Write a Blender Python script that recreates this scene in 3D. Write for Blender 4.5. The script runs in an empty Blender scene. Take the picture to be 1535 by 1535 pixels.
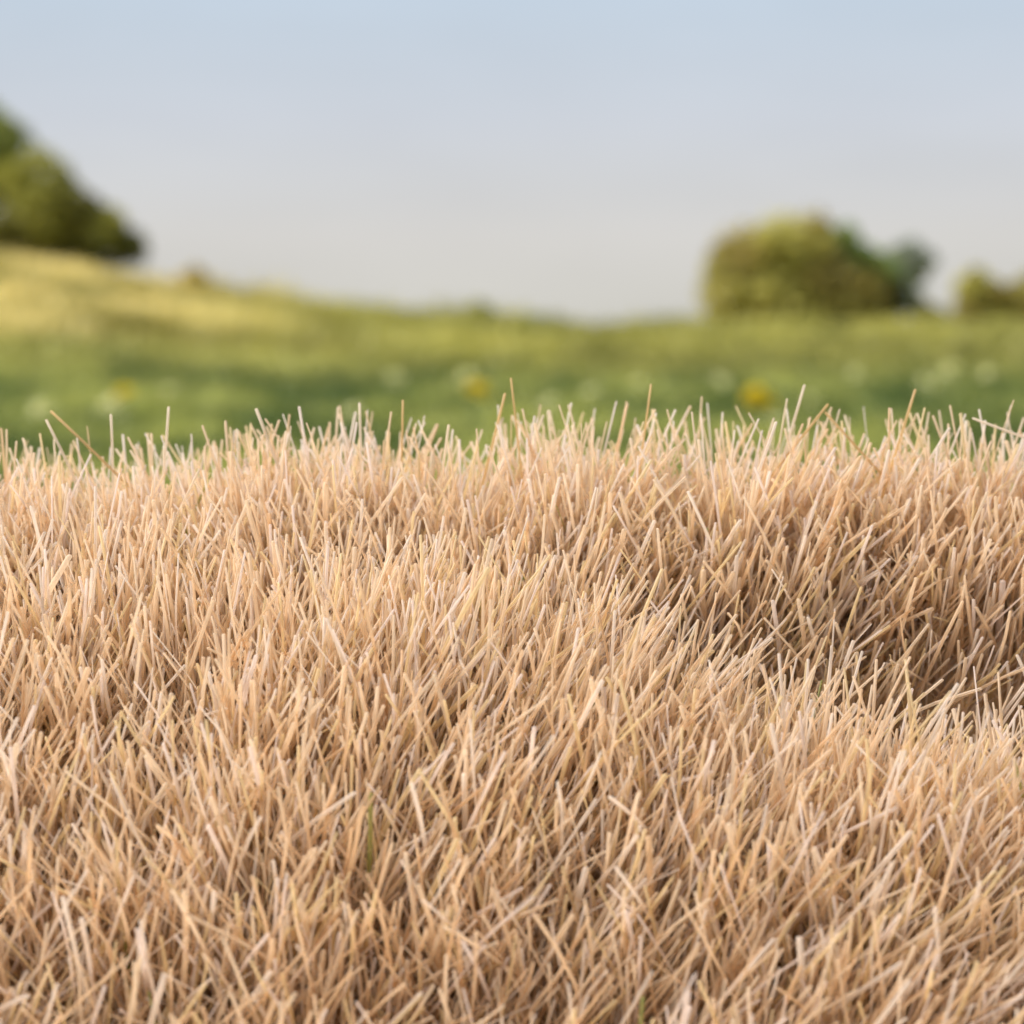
import bpy, math, random
import numpy as np
from math import radians, sin, cos, pi
from mathutils import Vector, Matrix

SC = bpy.context.scene
RNG = np.random.default_rng(11)
random.seed(5)

# ------------------------------------------------------------------ camera
CAMZ = 0.95
FPX = 3000.0                      # focal length in pixels of the 1535 px photograph
HORIZ = 490.0                     # eye level in that photograph
PITCH = math.atan((767.5 - HORIZ) / FPX)
cam_d = bpy.data.cameras.new('camera')
cam = bpy.data.objects.new('camera', cam_d)
SC.collection.objects.link(cam)
cam.location = (0, 0, CAMZ)
cam.rotation_euler = (pi / 2 - PITCH, 0, 0)
cam_d.sensor_width = 36
cam_d.lens = 36 * FPX / 1535.0
cam_d.clip_start = 0.02
cam_d.clip_end = 5000
cam_d.dof.use_dof = True
cam_d.dof.focus_distance = 1.19
cam_d.dof.aperture_fstop = 4.35
SC.camera = cam

# ------------------------------------------------------------------ sky and sun
SUN_EL, SUN_AZ = radians(52), radians(-92)     # azimuth from +Y towards +X
w = bpy.data.worlds.new('World')
SC.world = w
w.use_nodes = True
nt = w.node_tree
nt.nodes.clear()
out = nt.nodes.new('ShaderNodeOutputWorld')
bg = nt.nodes.new('ShaderNodeBackground')
sky = nt.nodes.new('ShaderNodeTexSky')
sky.sky_type = 'NISHITA'
sky.sun_disc = False
sky.sun_elevation = SUN_EL
sky.sun_rotation = SUN_AZ
sky.air_density = 1.0
sky.dust_density = 3.0
sky.ozone_density = 1.0
# thin high haze veiling the blue, thicker towards the horizon
tc = nt.nodes.new('ShaderNodeTexCoord')
sx = nt.nodes.new('ShaderNodeSeparateXYZ')
nt.links.new(tc.outputs['Generated'], sx.inputs[0])
ramp = nt.nodes.new('ShaderNodeValToRGB')
cr = ramp.color_ramp
cr.elements[0].position = 0.0
cr.elements[0].color = (0.635, 0.62, 0.565, 1)
cr.elements[1].position = 1.0
cr.elements[1].color = (0.45, 0.52, 0.64, 1)
e = cr.elements.new(0.045); e.color = (0.665, 0.650, 0.630, 1)
e = cr.elements.new(0.10); e.color = (0.605, 0.637, 0.695, 1)
e = cr.elements.new(0.165); e.color = (0.535, 0.63, 0.735, 1)
nt.links.new(sx.outputs['Z'], ramp.inputs[0])
nz = nt.nodes.new('ShaderNodeTexNoise')
nz.inputs['Scale'].default_value = 5.0
nz.inputs['Detail'].default_value = 3.0
mp = nt.nodes.new('ShaderNodeMapping')
mp.inputs['Scale'].default_value = (1, 1, 4)
nt.links.new(tc.outputs['Generated'], mp.inputs[0])
nt.links.new(mp.outputs[0], nz.inputs['Vector'])
mr = nt.nodes.new('ShaderNodeMapRange')
mr.inputs['From Min'].default_value = 0.3
mr.inputs['From Max'].default_value = 0.7
mr.inputs['To Min'].default_value = 10.15
mr.inputs['To Max'].default_value = 10.85
nt.links.new(nz.outputs['Fac'], mr.inputs['Value'])
sc_ = nt.nodes.new('ShaderNodeVectorMath'); sc_.operation = 'SCALE'
nt.links.new(ramp.outputs[0], sc_.inputs[0])
nt.links.new(mr.outputs[0], sc_.inputs['Scale'])
mix = nt.nodes.new('ShaderNodeMix'); mix.data_type = 'RGBA'
mix.inputs['Factor'].default_value = 0.9
nt.links.new(sky.outputs[0], mix.inputs[6])
nt.links.new(sc_.outputs[0], mix.inputs[7])
nt.links.new(mix.outputs[2], bg.inputs['Color'])
bg.inputs['Strength'].default_value = 0.0755
nt.links.new(bg.outputs[0], out.inputs[0])

sd = bpy.data.lights.new('sun', 'SUN')
sd.energy = 5.0
sd.angle = radians(26)
sd.color = (1.0, 0.93, 0.84)
sun = bpy.data.objects.new('sun', sd)
SC.collection.objects.link(sun)
sdir = Vector((sin(SUN_AZ) * cos(SUN_EL), cos(SUN_AZ) * cos(SUN_EL), sin(SUN_EL)))
sun.rotation_euler = sdir.to_track_quat('Z', 'Y').to_euler()
sun.location = (-6, -4, 9)

SC.view_settings.view_transform = 'Standard'
SC.view_settings.look = 'None'
SC.view_settings.exposure = 0.44
SC.view_settings.gamma = 1.0
SC.cycles.max_bounces = 8
SC.cycles.diffuse_bounces = 6
SC.cycles.transmission_bounces = 6
SC.cycles.transparent_max_bounces = 24
SC.cycles.adaptive_threshold = 0.03

# ------------------------------------------------------------------ helpers
CF = Vector((0, cos(PITCH), -sin(PITCH)))
CU = Vector((0, sin(PITCH), cos(PITCH)))


def at(px, py, Y):
    """world point seen at photograph pixel (px, py), at ground distance Y from the camera"""
    d = Vector((1, 0, 0)) * ((px - 767.5) / FPX) + CF - CU * ((py - 767.5) / FPX)
    return Vector((0, 0, CAMZ)) + d * (Y / d.y)


def smooth(a, b, t):
    t = np.clip((t - a) / (b - a), 0, 1)
    return t * t * (3 - 2 * t)


def vnoise(x, y, s, seed=0):
    """smooth value noise, -1..1"""
    x = np.asarray(x, float) / s; y = np.asarray(y, float) / s
    xi = np.floor(x).astype(np.int64); yi = np.floor(y).astype(np.int64)
    fx = x - xi; fy = y - yi
    fx = fx * fx * (3 - 2 * fx); fy = fy * fy * (3 - 2 * fy)

    def h(a, b):
        n = (a * 374761393 + b * 668265263 + seed * 974711) & 0x7fffffff
        n = ((n ^ (n >> 13)) * 1274126177) & 0x7fffffff
        n = n ^ (n >> 16)
        return (n & 0xffff) / 32767.5 - 1.0
    return ((h(xi, yi) * (1 - fx) + h(xi + 1, yi) * fx) * (1 - fy)
            + (h(xi, yi + 1) * (1 - fx) + h(xi + 1, yi + 1) * fx) * fy)


def tag(o, label=None, cat=None, group=None, kind=None):
    if label: o['label'] = label
    if cat: o['category'] = cat
    if group: o['group'] = group
    if kind: o['kind'] = kind
    return o


def empty(name, loc):
    o = bpy.data.objects.new(name, None)
    o.empty_display_size = 0.2
    o.location = loc
    SC.collection.objects.link(o)
    return o


def mesh_np(name, V, quads=None, tris=None, mat=None, parent=None, tint=None, sm=True):
    """one mesh object from numpy arrays; tint is a per-vertex rgb attribute"""
    me = bpy.data.meshes.new(name)
    nq = 0 if quads is None else len(quads)
    n3 = 0 if tris is None else len(tris)
    loops = []
    if nq: loops.append(np.asarray(quads).ravel())
    if n3: loops.append(np.asarray(tris).ravel())
    loops = np.concatenate(loops).astype(np.int32)
    me.vertices.add(len(V)); me.loops.add(len(loops)); me.polygons.add(nq + n3)
    me.vertices.foreach_set('co', np.asarray(V, np.float32).ravel())
    me.loops.foreach_set('vertex_index', loops)
    st = np.concatenate([np.arange(nq) * 4, nq * 4 + np.arange(n3) * 3]).astype(np.int32)
    me.polygons.foreach_set('loop_start', st)
    me.update(calc_edges=True)
    me.polygons.foreach_set('use_smooth', np.full(nq + n3, sm))
    if tint is not None:
        a = me.attributes.new('tint', 'FLOAT_COLOR', 'POINT')
        c = np.ones((len(V), 4), np.float32); c[:, :3] = tint
        a.data.foreach_set('color', c.ravel())
    me.validate()
    if mat: me.materials.append(mat)
    o = bpy.data.objects.new(name, me)
    SC.collection.objects.link(o)
    if parent: o.parent = parent
    return o


def new_mat(name):
    m = bpy.data.materials.new(name)
    m.use_nodes = True
    b = m.node_tree.nodes['Principled BSDF']
    return m, m.node_tree, b


def plant_mat(name, rough=0.5, clear=0.0, trans=0.3, spec=0.4, warm=(1, 1, 1), nscale=20, namp=0.2):
    """tinted leaf / stalk: per-plant tint attribute, fine mottling, a share of light passing through"""
    m, t, b = new_mat(name)
    at_ = t.nodes.new('ShaderNodeAttribute'); at_.attribute_name = 'tint'
    n = t.nodes.new('ShaderNodeTexNoise'); n.inputs['Scale'].default_value = nscale
    tco = t.nodes.new('ShaderNodeTexCoord')
    t.links.new(tco.outputs['Object'], n.inputs['Vector'])
    r = t.nodes.new('ShaderNodeMapRange')
    r.inputs['To Min'].default_value = 1 - namp; r.inputs['To Max'].default_value = 1 + namp
    t.links.new(n.outputs['Fac'], r.inputs['Value'])
    s = t.nodes.new('ShaderNodeVectorMath'); s.operation = 'SCALE'
    t.links.new(at_.outputs['Color'], s.inputs[0]); t.links.new(r.outputs[0], s.inputs['Scale'])
    t.links.new(s.outputs[0], b.inputs['Base Color'])
    b.inputs['Roughness'].default_value = rough
    b.inputs['Specular IOR Level'].default_value = spec
    tr = t.nodes.new('ShaderNodeBsdfTranslucent')
    t.links.new(s.outputs[0], tr.inputs['Color'])
    mx = t.nodes.new('ShaderNodeMixShader'); mx.inputs[0].default_value = trans
    t.links.new(b.outputs[0], mx.inputs[1]); t.links.new(tr.outputs[0], mx.inputs[2])
    if clear:                       # thin dry fibre lets some of what is behind show through
        tp = t.nodes.new('ShaderNodeBsdfTransparent'); tp.inputs['Color'].default_value = (1, 0.93, 0.82, 1)
        m2 = t.nodes.new('ShaderNodeMixShader'); m2.inputs[0].default_value = clear
        t.links.new(mx.outputs[0], m2.inputs[1]); t.links.new(tp.outputs[0], m2.inputs[2])
        mx = m2
    t.links.new(mx.outputs[0], t.nodes['Material Output'].inputs['Surface'])
    return m


M_STRAW = plant_mat('dry_straw', rough=0.34, trans=0.66, clear=0.40, spec=0.7, nscale=160, namp=0.10)
M_GRASS = plant_mat('meadow_grass', rough=0.55, trans=0.35, nscale=6)
M_LEAF = plant_mat('tree_leaf', rough=0.5, trans=0.45, nscale=1.2)
M_PETAL = plant_mat('petal', rough=0.6, trans=0.5, nscale=60, namp=0.08)
M_STEM = plant_mat('stem', rough=0.6, trans=0.1, nscale=60)
M_BARK, _t, _b = new_mat('bark')
_n = _t.nodes.new('ShaderNodeTexNoise'); _n.inputs['Scale'].default_value = 9
_r = _t.nodes.new('ShaderNodeValToRGB')
_r.color_ramp.elements[0].color = (0.05, 0.035, 0.02, 1); _r.color_ramp.elements[1].color = (0.16, 0.12, 0.08, 1)
_t.links.new(_n.outputs['Fac'], _r.inputs[0]); _t.links.new(_r.outputs[0], _b.inputs['Base Color'])
_b.inputs['Roughness'].default_value = 0.9

# ------------------------------------------------------------------ the land
BLADE = 0.085      # how far the tips of the dry grass stand above its soil
# tips of the dry bank read off the photograph: depth -> pixel row, at five columns
COLS = np.array([-300, 0, 450, 850, 1150, 1535, 1900], float)
DEP = np.array([0.98, 1.05, 1.12, 1.17, 1.21, 1.25, 1.285, 1.31])
ROWS = np.array([
    [1580, 1330, 1100, 960, 875, 815, 775, 738],     # left, an even slope
    [1580, 1320, 1085, 945, 860, 800, 760, 720],
    [1580, 1310, 1060, 900, 875, 850, 775, 696],
    [1590, 1300, 1070, 920, 895, 860, 770, 680],     # a shallow fold opens
    [1600, 1320, 1090, 1040, 1140, 1120, 790, 680],
    [1610, 1350, 1140, 1130, 1260, 1200, 820, 694],  # the deep fold by the right edge
    [1610, 1360, 1155, 1140, 1240, 1160, 860, 700],
], float)
TIPZ = np.array([[at(COLS[i], ROWS[i, j], DEP[j]).z for j in range(len(DEP))] for i in range(len(COLS))])
COLX = (COLS - 767.5) / FPX * 1.16


def bank(x, y):
    """tip height of the dry bank for 0.98 < y < 1.31"""
    x = np.asarray(x, float); y = np.asarray(y, float)
    xi = np.clip(np.searchsorted(COLX, x) - 1, 0, len(COLX) - 2)
    fx = np.clip((x - COLX[xi]) / (COLX[xi + 1] - COLX[xi]), 0, 1); fx = fx * fx * (3 - 2 * fx)
    yc = np.clip(y, DEP[0], DEP[-1])
    yi = np.clip(np.searchsorted(DEP, yc) - 1, 0, len(DEP) - 2)
    fy = np.clip((yc - DEP[yi]) / (DEP[yi + 1] - DEP[yi]), 0, 1)
    z = ((TIPZ[xi, yi] * (1 - fy) + TIPZ[xi, yi + 1] * fy) * (1 - fx)
         + (TIPZ[xi + 1, yi] * (1 - fy) + TIPZ[xi + 1, yi + 1] * fy) * fx)
    return z


MEADOW = CAMZ - 0.62
RIDGE_Y = 55.0
RX = np.array([-700, -200, 0, 120, 250, 340, 450, 600, 720, 800, 870, 1000, 1200, 1535, 1800, 2400], float)
RR = np.array([375, 380, 388, 396, 418, 432, 448, 464, 468, 474, 484, 486, 482, 478, 478, 480], float)
RIDGE_X = (RX - 767.5) / FPX * RIDGE_Y
RIDGE_Z = CAMZ + (HORIZ - RR - 13) / FPX * RIDGE_Y


def land(x, y):
    x = np.asarray(x, float); y = np.asarray(y, float)
    # meadow rising to the ridge, level ground and low swells behind it
    k = smooth(17, RIDGE_Y, y)
    rz = np.interp(x * np.where(y > 1, RIDGE_Y / np.maximum(y, 20), 1), RIDGE_X, RIDGE_Z)
    z = MEADOW * (1 - k) + rz * k
    z = z + (0.05 * vnoise(x, y, 3.1, 1) + 0.03 * vnoise(x, y, 1.2, 2)) * smooth(6, 14, y)
    z = z + 0.12 * vnoise(x, y, 5.5, 3) * smooth(28, 44, y) * (1 - smooth(48, 56, y))
    z = z - 2.2 * smooth(RIDGE_Y + 14, 300, y) - 1.5 * smooth(300, 1500, y)
    # the dry bank close to the camera: toe, face, crest, back slope
    b = bank(x, y) - BLADE
    b = b + 0.006 * vnoise(x, y, 0.05, 4) + 0.008 * vnoise(x, y, 0.11, 5)
    toe = np.minimum(0.12, bank(x, 0.98 + 0 * y) - BLADE - 0.2)
    front = smooth(0.80, 0.985, y)
    b = toe * (1 - front) + b * front
    back = smooth(1.31, 3.2, y)
    return b * (1 - back) + z * back


ys = np.concatenate([np.linspace(-4, 0.7, 12)[:-1], np.linspace(0.7, 1.5, 90)[:-1], np.linspace(1.5, 4, 30)[:-1],
                     np.linspace(4, 70, 130)[:-1], np.geomspace(70, 3000, 40)])
us = np.sinh(np.linspace(-6.2, 6.2, 261)) / np.sinh(6.2)
xs0 = us * 2500
gx = np.sort(np.unique(np.concatenate([xs0, np.linspace(-1, 1, 81), np.linspace(-20, 20, 121)])))
GX, GY = np.meshgrid(gx, ys)
GZ = land(GX, GY)
ny, nx = GX.shape
idx = np.arange(ny * nx).reshape(ny, nx)
Q = np.stack([idx[:-1, :-1], idx[:-1, 1:], idx[1:, 1:], idx[1:, :-1]], -1).reshape(-1, 4)
mg, t, b = new_mat('ground_soil_and_turf')
tco = t.nodes.new('ShaderNodeTexCoord')
sep = t.nodes.new('ShaderNodeSeparateXYZ'); t.links.new(tco.outputs['Object'], sep.inputs[0])


def noise_node(scale, detail=4, vec=None):
    n = t.nodes.new('ShaderNodeTexNoise'); n.inputs['Scale'].default_value = scale
    n.inputs['Detail'].default_value = detail
    t.links.new(vec or tco.outputs['Object'], n.inputs['Vector'])
    return n.outputs['Fac']


def rng_node(v, a, b_, c=0.0, d=1.0):
    n = t.nodes.new('ShaderNodeMapRange'); n.interpolation_type = 'SMOOTHSTEP'
    for k, val in zip(('From Min', 'From Max', 'To Min', 'To Max'), (a, b_, c, d)):
        n.inputs[k].default_value = val
    t.links.new(v, n.inputs['Value'])
    return n.outputs[0]


def mixc(f, a, c):
    n = t.nodes.new('ShaderNodeMix'); n.data_type = 'RGBA'
    t.links.new(f, n.inputs['Factor'])
    for i, v in ((6, a), (7, c)):
        if isinstance(v, tuple): n.inputs[i].default_value = (*v, 1)
        else: t.links.new(v, n.inputs[i])
    return n.outputs[2]


def mathn(op, a, c):
    n = t.nodes.new('ShaderNodeMath'); n.operation = op
    for i, v in ((0, a), (1, c)):
        if isinstance(v, (int, float)): n.inputs[i].default_value = v
        else: t.links.new(v, n.inputs[i])
    return n.outputs[0]


soil = mixc(rng_node(noise_node(40, 6), 0.35, 0.65), (0.34, 0.235, 0.13), (0.54, 0.395, 0.235))
green = mixc(rng_node(noise_node(1.6, 3), 0.38, 0.64), (0.08, 0.11, 0.026), (0.19, 0.215, 0.05))
olive = mixc(rng_node(noise_node(0.5, 3), 0.35, 0.65), (0.21, 0.21, 0.045), (0.40, 0.37, 0.09))
ochre = mixc(rng_node(noise_node(0.42, 3), 0.38, 0.66), (0.27, 0.23, 0.055), (0.58, 0.48, 0.19))
wob = mathn('MULTIPLY', mathn('SUBTRACT', noise_node(0.25, 2), 0.5), 14.0)
yw = mathn('ADD', sep.outputs['Y'], wob)
c1 = mixc(rng_node(yw, 20, 34), green, olive)
hx = mathn('ADD', sep.outputs['X'], mathn('MULTIPLY', sep.outputs['Y'], 0.105))
hill = mathn('MULTIPLY', rng_node(hx, 1.2, -3.0), rng_node(yw, 24, 38))
c2 = mixc(hill, c1, ochre)
c3 = mixc(rng_node(sep.outputs['Y'], 1.5, 2.6), soil, c2)
t.links.new(c3, b.inputs['Base Color'])
b.inputs['Roughness'].default_value = 0.95
b.inputs['Specular IOR Level'].default_value = 0.1
ground = mesh_np('ground', np.stack([GX, GY, GZ], -1).reshape(-1, 3), quads=Q, mat=mg)
tag(ground, kind='structure')


# ------------------------------------------------------------------ blades
def blades(P, D, L, W, bend, tint, sides=5, segs=4, taper=0.75):
    """P base, D unit direction, L length, W width, bend sideways sag vectors -> round blunt stalks"""
    n = len(P)
    ref = np.where(np.abs(D[:, 2:3]) < 0.9, np.array([[0, 0, 1.0]]), np.array([[1.0, 0, 0]]))
    A = np.cross(D, ref); A /= np.linalg.norm(A, axis=1, keepdims=True)
    B = np.cross(D, A)
    ph = RNG.uniform(0, 2 * pi, n)
    rings = segs + 1
    V = np.zeros((n, rings * sides + 1, 3), np.float32)
    for k in range(rings):
        s = k / segs
        c = P + D * (L * s)[:, None] + bend * (s * s)
        r = W * 0.5 * (1 - (1 - taper) * s)
        for j in range(sides):
            a = ph + 2 * pi * j / sides
            # slightly flattened straw
            V[:, k * sides + j] = c + A * (r * np.cos(a))[:, None] + B * (0.72 * r * np.sin(a))[:, None]
    V[:, -1] = P + D * L[:, None] + bend + D * (W * 0.12)[:, None]
    q = []
    for k in range(segs):
        for j in range(sides):
            j2 = (j + 1) % sides
            q.append((k * sides + j, k * sides + j2, (k + 1) * sides + j2, (k + 1) * sides + j))
    tr = [(segs * sides + j, segs * sides + (j + 1) % sides, rings * sides) for j in range(sides)]
    off = (np.arange(n) * (rings * sides + 1))[:, None, None]
    q = (np.array(q)[None] + off).reshape(-1, 4)
    tr = (np.array(tr)[None] + off).reshape(-1, 3)
    T = np.repeat(tint[:, None, :], rings * sides + 1, 1).reshape(-1, 3)
    return V.reshape(-1, 3), q, tr, T


def straw_tint(n):
    base = np.array([[0.915, 0.765, 0.595], [0.925, 0.81, 0.67], [0.94, 0.87, 0.81], [0.91, 0.78, 0.53], [0.89, 0.70, 0.50], [0.94, 0.865, 0.84]])
    p = np.array([[0.30, 0.25, 0.15, 0.13, 0.08, 0.09]])
    k = RNG.choice(6, n, p=p[0])
    c = base[k] * RNG.uniform(0.90, 1.03, (n, 1))
    g = RNG.random(n) < 0.002
    c[g] = np.array([0.38, 0.42, 0.16])
    return np.clip(c, 0, 0.95)


def grow(n, x0, x1, y0, y1, lmin, lmax, wmin, wmax, spread):
    x = RNG.uniform(x0, x1, n); y = RNG.uniform(y0, y1, n)
    # thinner in the fold and on the foot of the bank
    fold = smooth(0.02, 0.2, x) * smooth(1.14, 1.18, y) * (1 - smooth(1.26, 1.29, y))
    dens = (1 - 0.78 * fold) * (1 - 0.5 * (1 - smooth(0.98, 1.07, y))) * (0.85 + 0.3 * vnoise(x, y, 0.03, 36))
    ok = RNG.random(n) < dens
    x = x[ok]; y = y[ok]; fold = fold[ok]; n = len(x)
    # tufts: pull the blades towards scattered roots
    cx = np.round(x / 0.02) * 0.02 + 0.009 * vnoise(np.round(x / 0.02) * 7.1, np.round(y / 0.02) * 3.7, 1.0, 21)
    cy = np.round(y / 0.02) * 0.02 + 0.009 * vnoise(np.round(x / 0.02) * 4.3, np.round(y / 0.02) * 9.1, 1.0, 22)
    pull = RNG.uniform(0, 0.45, n)
    dx, dy = x - cx, y - cy
    x2, y2 = x - dx * pull, y - dy * pull
    z = land(x2, y2)
    eps = 0.01
    gxs = (land(x2 + eps, y2) - land(x2 - eps, y2)) / (2 * eps)
    gys = (land(x2, y2 + eps) - land(x2, y2 - eps)) / (2 * eps)
    N = np.stack([-gxs, -gys, np.ones(n)], 1); N /= np.linalg.norm(N, axis=1, keepdims=True)
    nw = (0.10 + 0.20 * smooth(1.0, 1.14, y))[:, None]
    D = nw * N + np.array([[0, 0, 0.74]])
    # combed by hand: slow swirls, leaning right in the right half
    lean = 0.07 + 0.24 * vnoise(x, y, 0.16, 31) + 0.20 * vnoise(x, y, 0.06, 32) + 0.12 * smooth(0.0, 0.25, x) * (1 - smooth(1.16, 1.24, y))
    leany = 0.16 * vnoise(x, y, 0.13, 33)
    D[:, 0] += lean + dx * 9 + RNG.normal(0, spread, n)
    D[:, 1] += leany + dy * 6 + RNG.normal(0, spread, n)
    wild = RNG.random(n) < 0.17 + 0.2 * fold
    D[wild, 0] += RNG.normal(0, 0.65, wild.sum()); D[wild, 1] += RNG.normal(0, 0.4, wild.sum())
    D[:, 2] = np.maximum(D[:, 2], 0.12)
    D /= np.linalg.norm(D, axis=1, keepdims=True)
    L = RNG.triangular(lmin, lmin + 0.45 * (lmax - lmin), lmax, n) * (1 + 0.10 * vnoise(x, y, 0.05, 34))
    crest = smooth(1.25, 1.29, y)
    L = L * (1 - crest) + np.minimum(L, 0.128) * crest
    W = np.clip(RNG.normal((wmin + wmax) / 2, (wmax - wmin) / 3.2, n), wmin * 0.8, wmax * 1.25)
    bend = RNG.normal(0, 1, (n, 3)) * (L * 0.085)[:, None]
    bend[:, 2] = -np.abs(bend[:, 2]) * 0.5
    P = np.stack([x2, y2, z - 0.006], 1)
    return P, D, L, W, bend, straw_tint(n)


parts = []
parts.append(blades(*grow(27000, -0.46, 0.46, 0.93, 1.36, 0.055, 0.150, 0.0016, 0.0036, 0.32)))
parts.append(blades(*grow(1500, -0.46, 0.46, 0.93, 1.34, 0.06, 0.125, 0.0040, 0.0056, 0.30)))
parts.append(blades(*grow(9000, -0.46, 0.46, 0.93, 1.36, 0.03, 0.07, 0.0014, 0.0028, 0.50), segs=3))
parts.append(blades(*grow(11500, -1.1, -0.46, 0.93, 1.38, 0.055, 0.150, 0.0018, 0.0038, 0.30), segs=3, sides=4))
parts.append(blades(*grow(11500, 0.46, 1.1, 0.93, 1.38, 0.055, 0.150, 0.0018, 0.0038, 0.30), segs=3, sides=4))
parts.append(blades(*grow(13000, -0.46, 0.46, 0.93, 1.35, 0.05, 0.125, 0.0008, 0.0015, 0.40), sides=4, segs=3))
parts.append(blades(*grow(5000, -0.46, 0.46, 1.26, 1.335, 0.07, 0.105, 0.0018, 0.0034, 0.26)))
Vs, Qs, Ts, Cs = [], [], [], []
o_ = 0
for V, q, tr, T in parts:
    Vs.append(V); Qs.append(q + o_); Ts.append(tr + o_); Cs.append(T); o_ += len(V)
dry = mesh_np('dry_grass', np.concatenate(Vs), np.concatenate(Qs), np.concatenate(Ts), M_STRAW, None, np.concatenate(Cs))
tag(dry, 'dense pale straw coloured dry grass covering the near bank', 'dry grass', None, 'stuff')


# the stalks that stand clear above the crest, each read off the photograph: foot pixel, tip pixel, depth, width
STALKS = [
    (775, 650, 766, 567, 1.305, 'tallest stalk above the crest, thin and nearly upright at the middle of the ridge'),
    (1183, 655, 1206, 577, 1.30, 'long pale stalk leaning right, next to the yellow dandelion'),
    (1350, 655, 1372, 584, 1.30, 'long straw stalk leaning right under the gap between the skyline bushes'),
    (966, 650, 976, 576, 1.30, 'thin golden stalk standing alone above the crest right of the middle'),
    (402, 660, 384, 613, 1.29, 'thick white stalk leaning left above the crest on the left third of the ridge'),
    (176, 690, 104, 607, 1.29, 'long bent tan stalk lying far over to the left at the crest'),
    (120, 690, 97, 620, 1.285, 'pale straight stalk leaning left beneath the long bent tan stalk'),
    (187, 678, 194, 612, 1.29, 'short white upright stalk beside the long bent tan stalk'),
    (742, 650, 757, 590, 1.30, 'golden stalk leaning right, left neighbour of the tallest stalk'),
    (1214, 640, 1241, 606, 1.30, 'short golden stalk slanting right to meet a left-slanting stalk at its tip'),
    (1266, 650, 1237, 618, 1.30, 'short stalk slanting left towards the tip of a right-slanting stalk'),
    (1520, 650, 1458, 627, 1.29, 'pale stalk lying almost flat on the crest near the right edge'),
    (250, 650, 253, 610, 1.29, 'small white upright stalk on the left part of the crest, one of a close pair'),
    (540, 645, 539, 604, 1.30, 'small white upright stalk on the crest between the left hill and the middle'),
    (603, 648, 604, 600, 1.305, 'thin tan upright stalk on the crest left of the yellow and cream flowers'),
]
for (fx, fy, tx, ty, Y, lab) in STALKS:
    tip = np.array(at(tx, ty, Y)); mid = np.array(at(fx, fy, Y))
    d = tip - mid
    ln = np.linalg.norm(d); d /= ln
    want = 0.12
    base = tip - d * max(want, ln + 0.05)
    gz = float(land(base[0], base[1]))
    if base[2] > gz and d[2] > 0.2:          # carry the foot down to the soil
        k = (base[2] - gz + 0.006) / d[2]
        k = min(k, 0.15)
        base = base - d * k
    L = np.linalg.norm(tip - base)
    wdt = 0.0034 if 'thick' in lab else (0.0022 if 'thin' in lab else 0.0028)
    tn = np.array([[0.88, 0.80, 0.70]]) if 'white' in lab or 'pale' in lab else np.array([[0.80, 0.61, 0.35]])
    bd = np.array([[0.0, 0.0, 0.0]])
    if 'bent' in lab: bd = np.array([[-0.012, 0, -0.004]])
    V, q, tr, T = blades(np.zeros((1, 3)), d[None], np.array([L]), np.array([wdt]), bd, tn, sides=8, segs=8, taper=0.85)
    s = mesh_np('straw_stalk', V, q, tr, M_STRAW, None, T)
    s.location = base
    tag(s, lab, 'straw stalk', 'stalks standing above the crest of the dry bank')


# ------------------------------------------------------------------ meadow grass and weeds
def flat_blades(x, y, L, W, tint, lean=0.35):
    n = len(x)
    z = land(x, y) - 0.02
    a = RNG.uniform(0, 2 * pi, n)
    side = np.stack([np.cos(a), np.sin(a), 0 * a], 1)
    ld = RNG.normal(0, lean, (n, 2)); D = np.stack([ld[:, 0], ld[:, 1], np.ones(n)], 1)
    D /= np.linalg.norm(D, axis=1, keepdims=True)
    P = np.stack([x, y, z], 1)
    droop = np.stack([ld[:, 0], ld[:, 1], -0.4 * np.ones(n)], 1) * (L * 0.35)[:, None]
    V = np.zeros((n, 5, 3), np.float32)
    V[:, 0] = P - side * (W / 2)[:, None]; V[:, 1] = P + side * (W / 2)[:, None]
    m = P + D * (L * 0.55)[:, None] + droop * 0.3
    V[:, 2] = m - side * (W * 0.42)[:, None]; V[:, 3] = m + side * (W * 0.42)[:, None]
    V[:, 4] = P + D * L[:, None] + droop
    off = (np.arange(n) * 5)[:, None]
    q = np.array([[0, 1, 3, 2]]) + off
    tr = np.array([[2, 3, 4]]) + off
    return V.reshape(-1, 3), q, tr, np.repeat(tint[:, None, :], 5, 1).reshape(-1, 3)


def lerp(a, b, f):
    return np.asarray(a)[None] * (1 - f[:, None]) + np.asarray(b)[None] * f[:, None]


n = 120000
y = 3.2 * (30 / 3.2) ** (RNG.random(n) ** 0.72); x = RNG.uniform(-1, 1, n) * (2.0 + 0.50 * y)
f = np.clip(0.45 + 0.8 * vnoise(x, y * 0.3, 0.5, 51) + 0.5 * vnoise(x, y * 0.4, 0.22, 52), 0, 1)
tn = lerp((0.085, 0.13, 0.028), (0.44, 0.45, 0.115), f)
far = smooth(17, 28, y + 2.5 * vnoise(x, y, 2.0, 53))
tn = tn * (1 - far[:, None]) + lerp((0.19, 0.195, 0.045), (0.42, 0.39, 0.10), f) * far[:, None]
tn *= RNG.uniform(0.8, 1.2, (n, 1))
L = (0.10 + 0.05 * vnoise(x, y, 0.9, 54)) * RNG.uniform(0.6, 1.3, n) * (1 + y / 30)
V, q, tr, T = flat_blades(x, y, L, 0.008 + 0.0008 * y + 0 * L, tn)
mead = mesh_np('meadow_grass', V, q, tr, M_GRASS, None, T)
tag(mead, 'green meadow grass beyond the crest of the dry bank', 'meadow grass', None, 'stuff')

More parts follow.
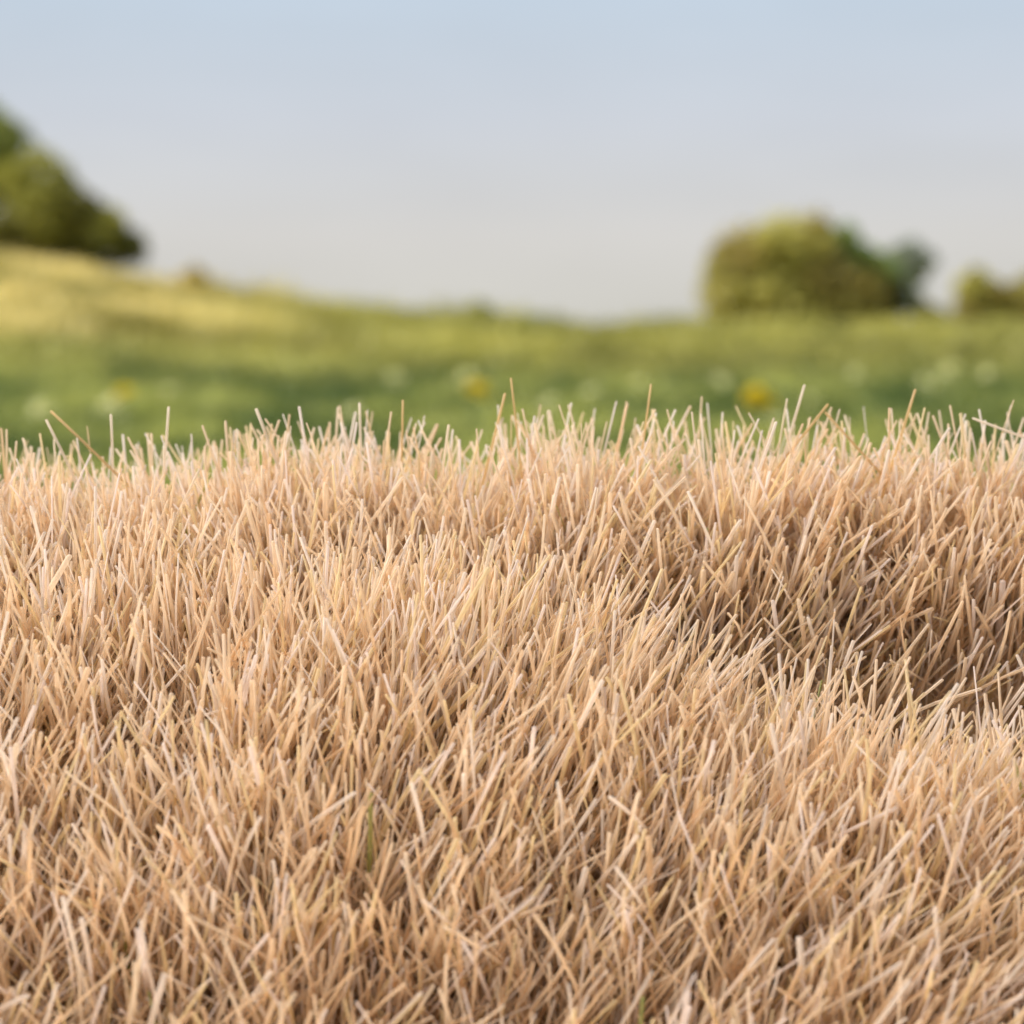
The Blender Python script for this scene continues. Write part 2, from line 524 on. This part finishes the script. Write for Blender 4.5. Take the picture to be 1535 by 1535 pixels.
n = 75000
y = RNG.uniform(28, 57.5, n); x = RNG.uniform(-1, 1, n) * (2 + 0.52 * y)
hillf = np.clip((1.2 - (x + 0.105 * y)) / 4.2, 0, 1)
pf = np.clip(0.5 + 0.9 * vnoise(x, y * 0.5, 1.5, 61) + 0.5 * vnoise(x, y * 0.5, 0.7, 62), 0, 1)
tn = lerp((0.20, 0.20, 0.045), (0.47, 0.44, 0.11), pf) * (1 - hillf[:, None]) + lerp((0.28, 0.245, 0.05), (0.84, 0.71, 0.29), pf) * hillf[:, None]
tn *= RNG.uniform(0.85, 1.15, (n, 1))
keep = vnoise(x, y, 1.1, 63) > -0.55
L = np.clip(0.30 + (0.2 + 0.45 * smooth(50, 54, y)) * vnoise(x, y, 1.1, 64), 0.08, 1) * RNG.uniform(0.6, 1.3, n)
V, q, tr, T = flat_blades(x[keep], y[keep], L[keep], 0.06 + 0 * L[keep], tn[keep])
hg = mesh_np('hillside_grass', V, q, tr, M_GRASS, None, T)
tag(hg, 'yellow ripe grass on the hillside and the far edge of the meadow', 'hillside grass', None, 'stuff')


# ------------------------------------------------------------------ trees and bushes
def leaf_cloud(lobes, n, size, cols, seed):
    """leaves through the outer part of several lobes: (centre, radii)"""
    r = np.random.default_rng(seed)
    sprays = []                      # smaller sprays break up the outline
    for c_, R_, ci_ in lobes:
        for _ in range(6):
            d_ = r.normal(0, 1, 3); d_[2] = abs(d_[2]) * 0.8; d_ /= np.linalg.norm(d_)
            k_ = r.uniform(0.18, 0.36)
            sprays.append((c_ + d_ * R_ * r.uniform(0.8, 1.12), R_ * k_, ci_))
    lobes = lobes + sprays
    w_ = np.array([l[1][0] * l[1][2] for l in lobes]); w_ = w_ / w_.sum()
    k = r.choice(len(lobes), n, p=w_)
    C = np.array([l[0] for l in lobes])[k]; R = np.array([l[1] for l in lobes])[k]
    d = r.normal(0, 1, (n, 3)); d /= np.linalg.norm(d, axis=1, keepdims=True)
    rad = r.uniform(0.35, 1.0, n) ** 0.5
    bump = 1 + 0.22 * vnoise(d[:, 0] * 3 + k * 7.7, d[:, 1] * 3 + d[:, 2] * 2.3, 1.0, seed) \
        + 0.10 * r.normal(0, 1, n)
    P = C + d * R * (rad * bump)[:, None]
    P[:, 2] = np.maximum(P[:, 2], 0.03)
    u = r.normal(0, 1, (n, 3)); u /= np.linalg.norm(u, axis=1, keepdims=True)
    v = np.cross(u, d + 0.7 * r.normal(0, 1, (n, 3))); v /= np.linalg.norm(v, axis=1, keepdims=True)
    s = size * r.uniform(0.6, 1.4, n)[:, None]
    V = np.zeros((n, 4, 3), np.float32)
    V[:, 0] = P - u * s; V[:, 1] = P + v * s * 0.55; V[:, 2] = P + u * s; V[:, 3] = P - v * s * 0.55
    q = np.array([[0, 1, 2, 3]]) + (np.arange(n) * 4)[:, None]
    ci = np.array([l[2] for l in lobes])[k]
    T = np.array(cols)[ci] * r.uniform(0.75, 1.25, (n, 1))
    return V.reshape(-1, 3), q, np.repeat(T[:, None], 4, 1).reshape(-1, 3)


def trunk_mesh(name, h, r0, parent, limbs, seed):
    r = np.random.default_rng(seed)
    Vt, Qt = [], []
    o2 = 0

    def tube(p0, p1, a, b_):
        nonlocal o2
        p0 = np.array(p0, float); p1 = np.array(p1, float)
        segs, sd_ = 5, 8
        for k_ in range(segs + 1):
            s_ = k_ / segs
            c = p0 + (p1 - p0) * s_ + r.normal(0, 0.02, 3) * (0 < k_ < segs)
            rr = a + (b_ - a) * s_
            for j in range(sd_):
                an = 2 * pi * j / sd_
                Vt.append(c + np.array([cos(an) * rr, sin(an) * rr, 0]))
        for k_ in range(segs):
            for j in range(sd_):
                j2 = (j + 1) % sd_
                Qt.append((o2 + k_ * sd_ + j, o2 + k_ * sd_ + j2, o2 + (k_ + 1) * sd_ + j2, o2 + (k_ + 1) * sd_ + j))
        o2 += (segs + 1) * sd_
    tube((0, 0, -0.15), (0, 0, h), r0, r0 * 0.6)
    for e_ in limbs:
        tube((0, 0, h * r.uniform(0.7, 0.98)), e_, r0 * 0.5, r0 * 0.12)
    return mesh_np(name, np.array(Vt), np.array(Qt), None, M_BARK, parent)


def tree(name, Y, px, lobes_px, cols, nleaf, size, label, cat, seed, group=None):
    """lobes_px: (px, py, radius px, squash, depth shift, colour index) as seen in the photograph"""
    sc = Y / FPX
    bx = (px - 767.5) * sc
    gz = float(land(bx, Y))
    root = empty(name, (bx, Y, gz))
    lobes = []
    for (lx, ly, lr, sq, dy, ci) in lobes_px:
        c = at(lx, ly + 9, Y)
        lobes.append((np.array([c.x - bx, dy, c.z - gz]), np.array([lr * sc, lr * sc, lr * sq * sc]), ci))
    V, q, T = leaf_cloud(lobes, nleaf, size, cols, seed)
    ends = [tuple(l[0]) for l in lobes]
    h = max(0.25, 0.4 * max(e_[2] for e_ in ends))
    trunk_mesh('trunk', h, 0.05 + 0.03 * h, root, ends, seed)
    mesh_np('crown', V, q, None, M_LEAF, root, T, sm=False)
    tag(root, label, cat, group)
    return root


OL = [(0.18, 0.17, 0.03), (0.34, 0.33, 0.06), (0.25, 0.28, 0.05), (0.15, 0.155, 0.03), (0.27, 0.20, 0.045)]
tree('broadleaf_tree', 58, -60, [
    (-60, 225, 78, 1.0, 0.3, 2), (-5, 225, 55, 1.15, -0.2, 2), (-20, 300, 75, 0.9, -0.6, 1), (-110, 300, 80, 1.0, 0.2, 1),
    (-60, 350, 80, 0.6, 0, 0)], OL, 9000, 0.13,
    'tall green tree cut off by the left edge of the view on the hilltop', 'tree', 71, 'trees on the left hilltop')
tree('broadleaf_tree', 56, 105, [
    (55, 268, 55, 1.0, 0.3, 1), (110, 312, 42, 0.9, -0.3, 0), (150, 330, 34, 0.9, 0.3, 1), (75, 315, 52, 0.9, -0.6, 1), (30, 345, 50, 0.8, -0.2, 0), (115, 345, 48, 0.9, 0.1, 0),
    (150, 338, 36, 0.9, -0.2, 1), (186, 360, 34, 0.85, 0.2, 3), (90, 365, 45, 0.55, 0.1, 3), (145, 372, 45, 0.5, 0.2, 3)], OL, 12000, 0.12,
    'rounded olive tree sloping down to the right on the left hilltop', 'tree', 72, 'trees on the left hilltop')
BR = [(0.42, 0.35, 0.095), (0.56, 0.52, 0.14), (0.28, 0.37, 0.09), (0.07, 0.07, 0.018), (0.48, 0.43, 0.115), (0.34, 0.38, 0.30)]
tree('round_bush', 60, 1175, [
    (1120, 385, 52, 1.0, 0, 0), (1170, 370, 55, 0.95, -0.5, 1), (1215, 365, 52, 1.0, 0.2, 0), (1265, 385, 48, 1.05, 0.2, 2),
    (1100, 430, 52, 0.95, -0.2, 4), (1165, 430, 60, 0.85, -0.5, 1), (1230, 425, 60, 0.9, -0.3, 0), (1285, 430, 48, 0.95, 0.1, 0),
    (1180, 455, 70, 0.45, -0.3, 4), (1110, 458, 55, 0.4, 0, 4), (1250, 455, 60, 0.4, 0, 4)], BR, 18000, 0.12,
    'big domed olive bush on the right skyline, widest of the bushes', 'bush', 73)
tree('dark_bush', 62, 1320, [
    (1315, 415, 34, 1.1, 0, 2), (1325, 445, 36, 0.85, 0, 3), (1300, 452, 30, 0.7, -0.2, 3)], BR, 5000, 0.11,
    'dark green bush against the right side of the big domed bush', 'bush', 74)
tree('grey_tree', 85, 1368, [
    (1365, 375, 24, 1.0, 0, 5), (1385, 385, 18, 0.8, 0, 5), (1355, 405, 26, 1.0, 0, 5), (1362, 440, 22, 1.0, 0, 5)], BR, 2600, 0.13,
    'grey-green tree peeping out behind the dark bush', 'tree', 75)
tree('low_shrub', 62, 1392, [(1385, 458, 20, 0.55, 0, 4), (1405, 460, 16, 0.5, 0, 4)], BR, 1200, 0.09,
    'low brown shrub in the gap between the dark bush and the small bush', 'shrub', 76)
tree('small_bush', 60, 1470, [
    (1462, 425, 30, 0.95, 0, 1), (1485, 440, 30, 0.85, 0, 0), (1455, 455, 26, 0.6, 0, 0), (1495, 458, 26, 0.5, 0, 4)], BR, 4500, 0.10,
    'small rounded yellow-green bush near the right end of the skyline', 'bush', 77)
tree('russet_bush', 60, 1545, [
    (1530, 440, 24, 1.0, 0, 4), (1560, 430, 36, 1.0, 0, 4), (1545, 458, 36, 0.5, 0, 0)], BR, 3500, 0.10,
    'russet brown bush cut off by the right edge of the view', 'bush', 78)
HB = [(0.56, 0.46, 0.15), (0.52, 0.46, 0.13)]
tree('hillside_shrub', 50, 292, [(288, 420, 26, 1.0, 0, 0), (302, 440, 32, 0.8, 0, 0), (278, 447, 24, 0.7, 0, 1)], HB, 2600, 0.07,
    'small brown shrub standing up from the yellow slope of the left hill', 'shrub', 79)
tree('weed', 45, 722, [(720, 455, 12, 1.2, 0, 0), (728, 470, 22, 0.7, 0, 0), (716, 478, 18, 0.6, 0, 0)], [(0.40, 0.40, 0.08)], 900, 0.05,
    'lone tall green weed poking above the skyline at the middle of the meadow', 'weed', 80)
tree('weed', 45, 800, [(795, 480, 24, 0.7, 0, 0), (818, 485, 20, 0.6, 0, 0)], [(0.30, 0.34, 0.07)], 900, 0.05,
    'low dark green weed clump just right of the lone tall weed', 'weed', 81)
# pale bare track in the gap between the bushes
PT = []
for i in range(13):
    for s_ in (-1, 1):
        xx = at(1330 + i * 9, 480, 57).x
        yy = 56.5 + s_ * (1.3 + 0.25 * sin(i * 1.3))
        PT.append((xx, yy, float(land(xx, yy)) + 0.03))
mp_, t2, b2 = new_mat('pale_track')
n2 = t2.nodes.new('ShaderNodeTexNoise'); n2.inputs['Scale'].default_value = 2.0
r2 = t2.nodes.new('ShaderNodeValToRGB')
r2.color_ramp.elements[0].color = (0.42, 0.37, 0.31, 1); r2.color_ramp.elements[1].color = (0.60, 0.54, 0.47, 1)
t2.links.new(n2.outputs['Fac'], r2.inputs[0]); t2.links.new(r2.outputs[0], b2.inputs['Base Color'])
b2.inputs['Roughness'].default_value = 0.9
tk = mesh_np('path', np.array(PT), np.array([(2 * i, 2 * i + 2, 2 * i + 3, 2 * i + 1) for i in range(12)]), None, mp_)
tag(tk, kind='structure')


# ------------------------------------------------------------------ wildflowers
def flower(name, px, py, Y, rad, petal_col, label, seed, group, dome=0.6):
    rad = rad * (1.35 if petal_col is YEL else 1.2)
    c = at(px, py, Y)
    gz = float(land(c.x, Y))
    h = max(0.06, c.z - gz)
    r = np.random.default_rng(seed)
    root = empty(name, (c.x, Y, gz))
    # stem
    V, q, tr, T = blades(np.array([[0, 0, -0.02]]), np.array([[0, 0, 1.0]]), np.array([h + 0.02]), np.array([0.010]),
                         np.zeros((1, 3)), np.array([[0.10, 0.15, 0.05]]), sides=6, segs=4, taper=0.7)
    mesh_np('stem', V, q, tr, M_STEM, root, T)
    # head: many narrow florets on a low dome
    n = 300 if petal_col is YEL else 80
    a = r.uniform(0, 2 * pi, n); rr = rad * np.sqrt(r.random(n))
    # an uneven head: a few sprays at differing heights and offsets
    kk = r.integers(0, 4, n); ox = r.normal(0, 0.3, 4)[kk] * rad; oz = r.normal(-0.1, 0.25, 4)[kk] * rad
    rr = rr * r.uniform(0.45, 0.9, 4)[kk]
    P = np.stack([ox + rr * np.cos(a), rr * np.sin(a), h + oz + rad * dome * (1 - (rr / rad) ** 2) + r.normal(0, rad * 0.08, n)], 1)
    u = np.stack([np.cos(a), np.sin(a), r.uniform(-0.1, 0.9, n)], 1); u /= np.linalg.norm(u, axis=1, keepdims=True)
    v = np.cross(u, np.array([[0, 0, 1.0]])); v /= np.linalg.norm(v, axis=1, keepdims=True)
    s = rad * 0.30
    V = np.zeros((n, 4, 3), np.float32)
    V[:, 0] = P - u * s; V[:, 1] = P + v * s * 0.5; V[:, 2] = P + u * s; V[:, 3] = P - v * s * 0.5
    q = np.array([[0, 1, 2, 3]]) + (np.arange(n) * 4)[:, None]
    T = np.repeat((np.array([petal_col]) * r.uniform(0.8, 1.1, (n, 1)))[:, None], 4, 1).reshape(-1, 3)
    mesh_np('flower_head', V.reshape(-1, 3), q, None, M_PETAL, root, np.clip(T, 0, 0.9), sm=False)
    # leaves at the foot
    m = 9
    aa = r.uniform(0, 2 * pi, m); ll = r.uniform(0.6, 1.1, m) * max(0.1, h * 0.7)
    V = np.zeros((m, 4, 3), np.float32)
    d = np.stack([np.cos(aa), np.sin(aa), 0.8 + 0 * aa], 1); sd2 = np.stack([-np.sin(aa), np.cos(aa), 0 * aa], 1)
    V[:, 1] = d * (ll * 0.5)[:, None] + sd2 * 0.012; V[:, 2] = d * ll[:, None] * np.array([[1, 1, 0.7]]); V[:, 3] = d * (ll * 0.5)[:, None] - sd2 * 0.012
    mesh_np('leaves', V.reshape(-1, 3), np.array([[0, 1, 2, 3]]) + (np.arange(m) * 4)[:, None], None, M_GRASS, root,
            np.tile(np.array([[0.10, 0.16, 0.05]]), (m * 4, 1)), sm=False)
    tag(root, label, 'flower', group)


YEL = (0.90, 0.74, 0.03); CRM = (0.88, 0.86, 0.52)
gy, gc = 'yellow flowers in the meadow', 'cream flower heads in the meadow'
for (px, py, Y, rad, lab) in [
    (1136, 616, 11.5, 0.080, 'bright yellow dandelion right behind the crest, the strongest yellow in the meadow'),
    (716, 596, 12.0, 0.058, 'yellow flower behind the crest under a cream flower head, left of the tallest stalk'),
    (190, 594, 12.5, 0.050, 'yellow flower low in the meadow above the left end of the crest'),
]:
    flower('yellow_wildflower', px, py, Y, rad, YEL, lab, int(px), gy, dome=0.75)
for (px, py, Y, rad, lab) in [
    (700, 572, 12.6, 0.062, 'cream flower head directly above the yellow flower by the tallest stalk'),
    (590, 572, 13.0, 0.055, 'cream flower head alone in the dark green left of the middle'),
    (165, 614, 11.6, 0.070, 'large cream flower head just above the bent stalks at the left'),
    (60, 622, 11.6, 0.060, 'cream flower head nearest the left edge of the meadow'),
    (255, 590, 12.6, 0.045, 'small cream flower head right of the yellow flower at the left'),
    (815, 612, 11.6, 0.060, 'cream flower head low behind the crest right of the tallest stalk'),
    (885, 592, 12.2, 0.050, 'cream flower head in the middle, left of the thin golden stalk'),
    (955, 580, 12.6, 0.045, 'faint cream flower head beside the thin golden stalk'),
    (1083, 577, 12.8, 0.050, 'cream flower head up and left of the bright yellow dandelion'),
    (1165, 636, 11.2, 0.055, 'cream flower head touching the crest under the bright yellow dandelion'),
    (1218, 606, 12.0, 0.045, 'small cream flower head by the tip of the long pale right-leaning stalk'),
    (1280, 565, 13.6, 0.050, 'faint cream flower head below the right half of the big domed bush'),
    (1420, 562, 13.2, 0.065, 'bright cream flower head below the gap between dark bush and small bush'),
    (1392, 584, 12.4, 0.060, 'cream flower head close to the tip of the long stalk under the bush gap'),
    (1482, 562, 13.4, 0.060, 'cream flower head below the small rounded bush'),
    (530, 622, 11.6, 0.055, 'cream flower head low behind the crest left of the thin tan stalk'),
]:
    flower('cream_wildflower', px, py, Y, rad, CRM, lab, int(px) + 7, gc)
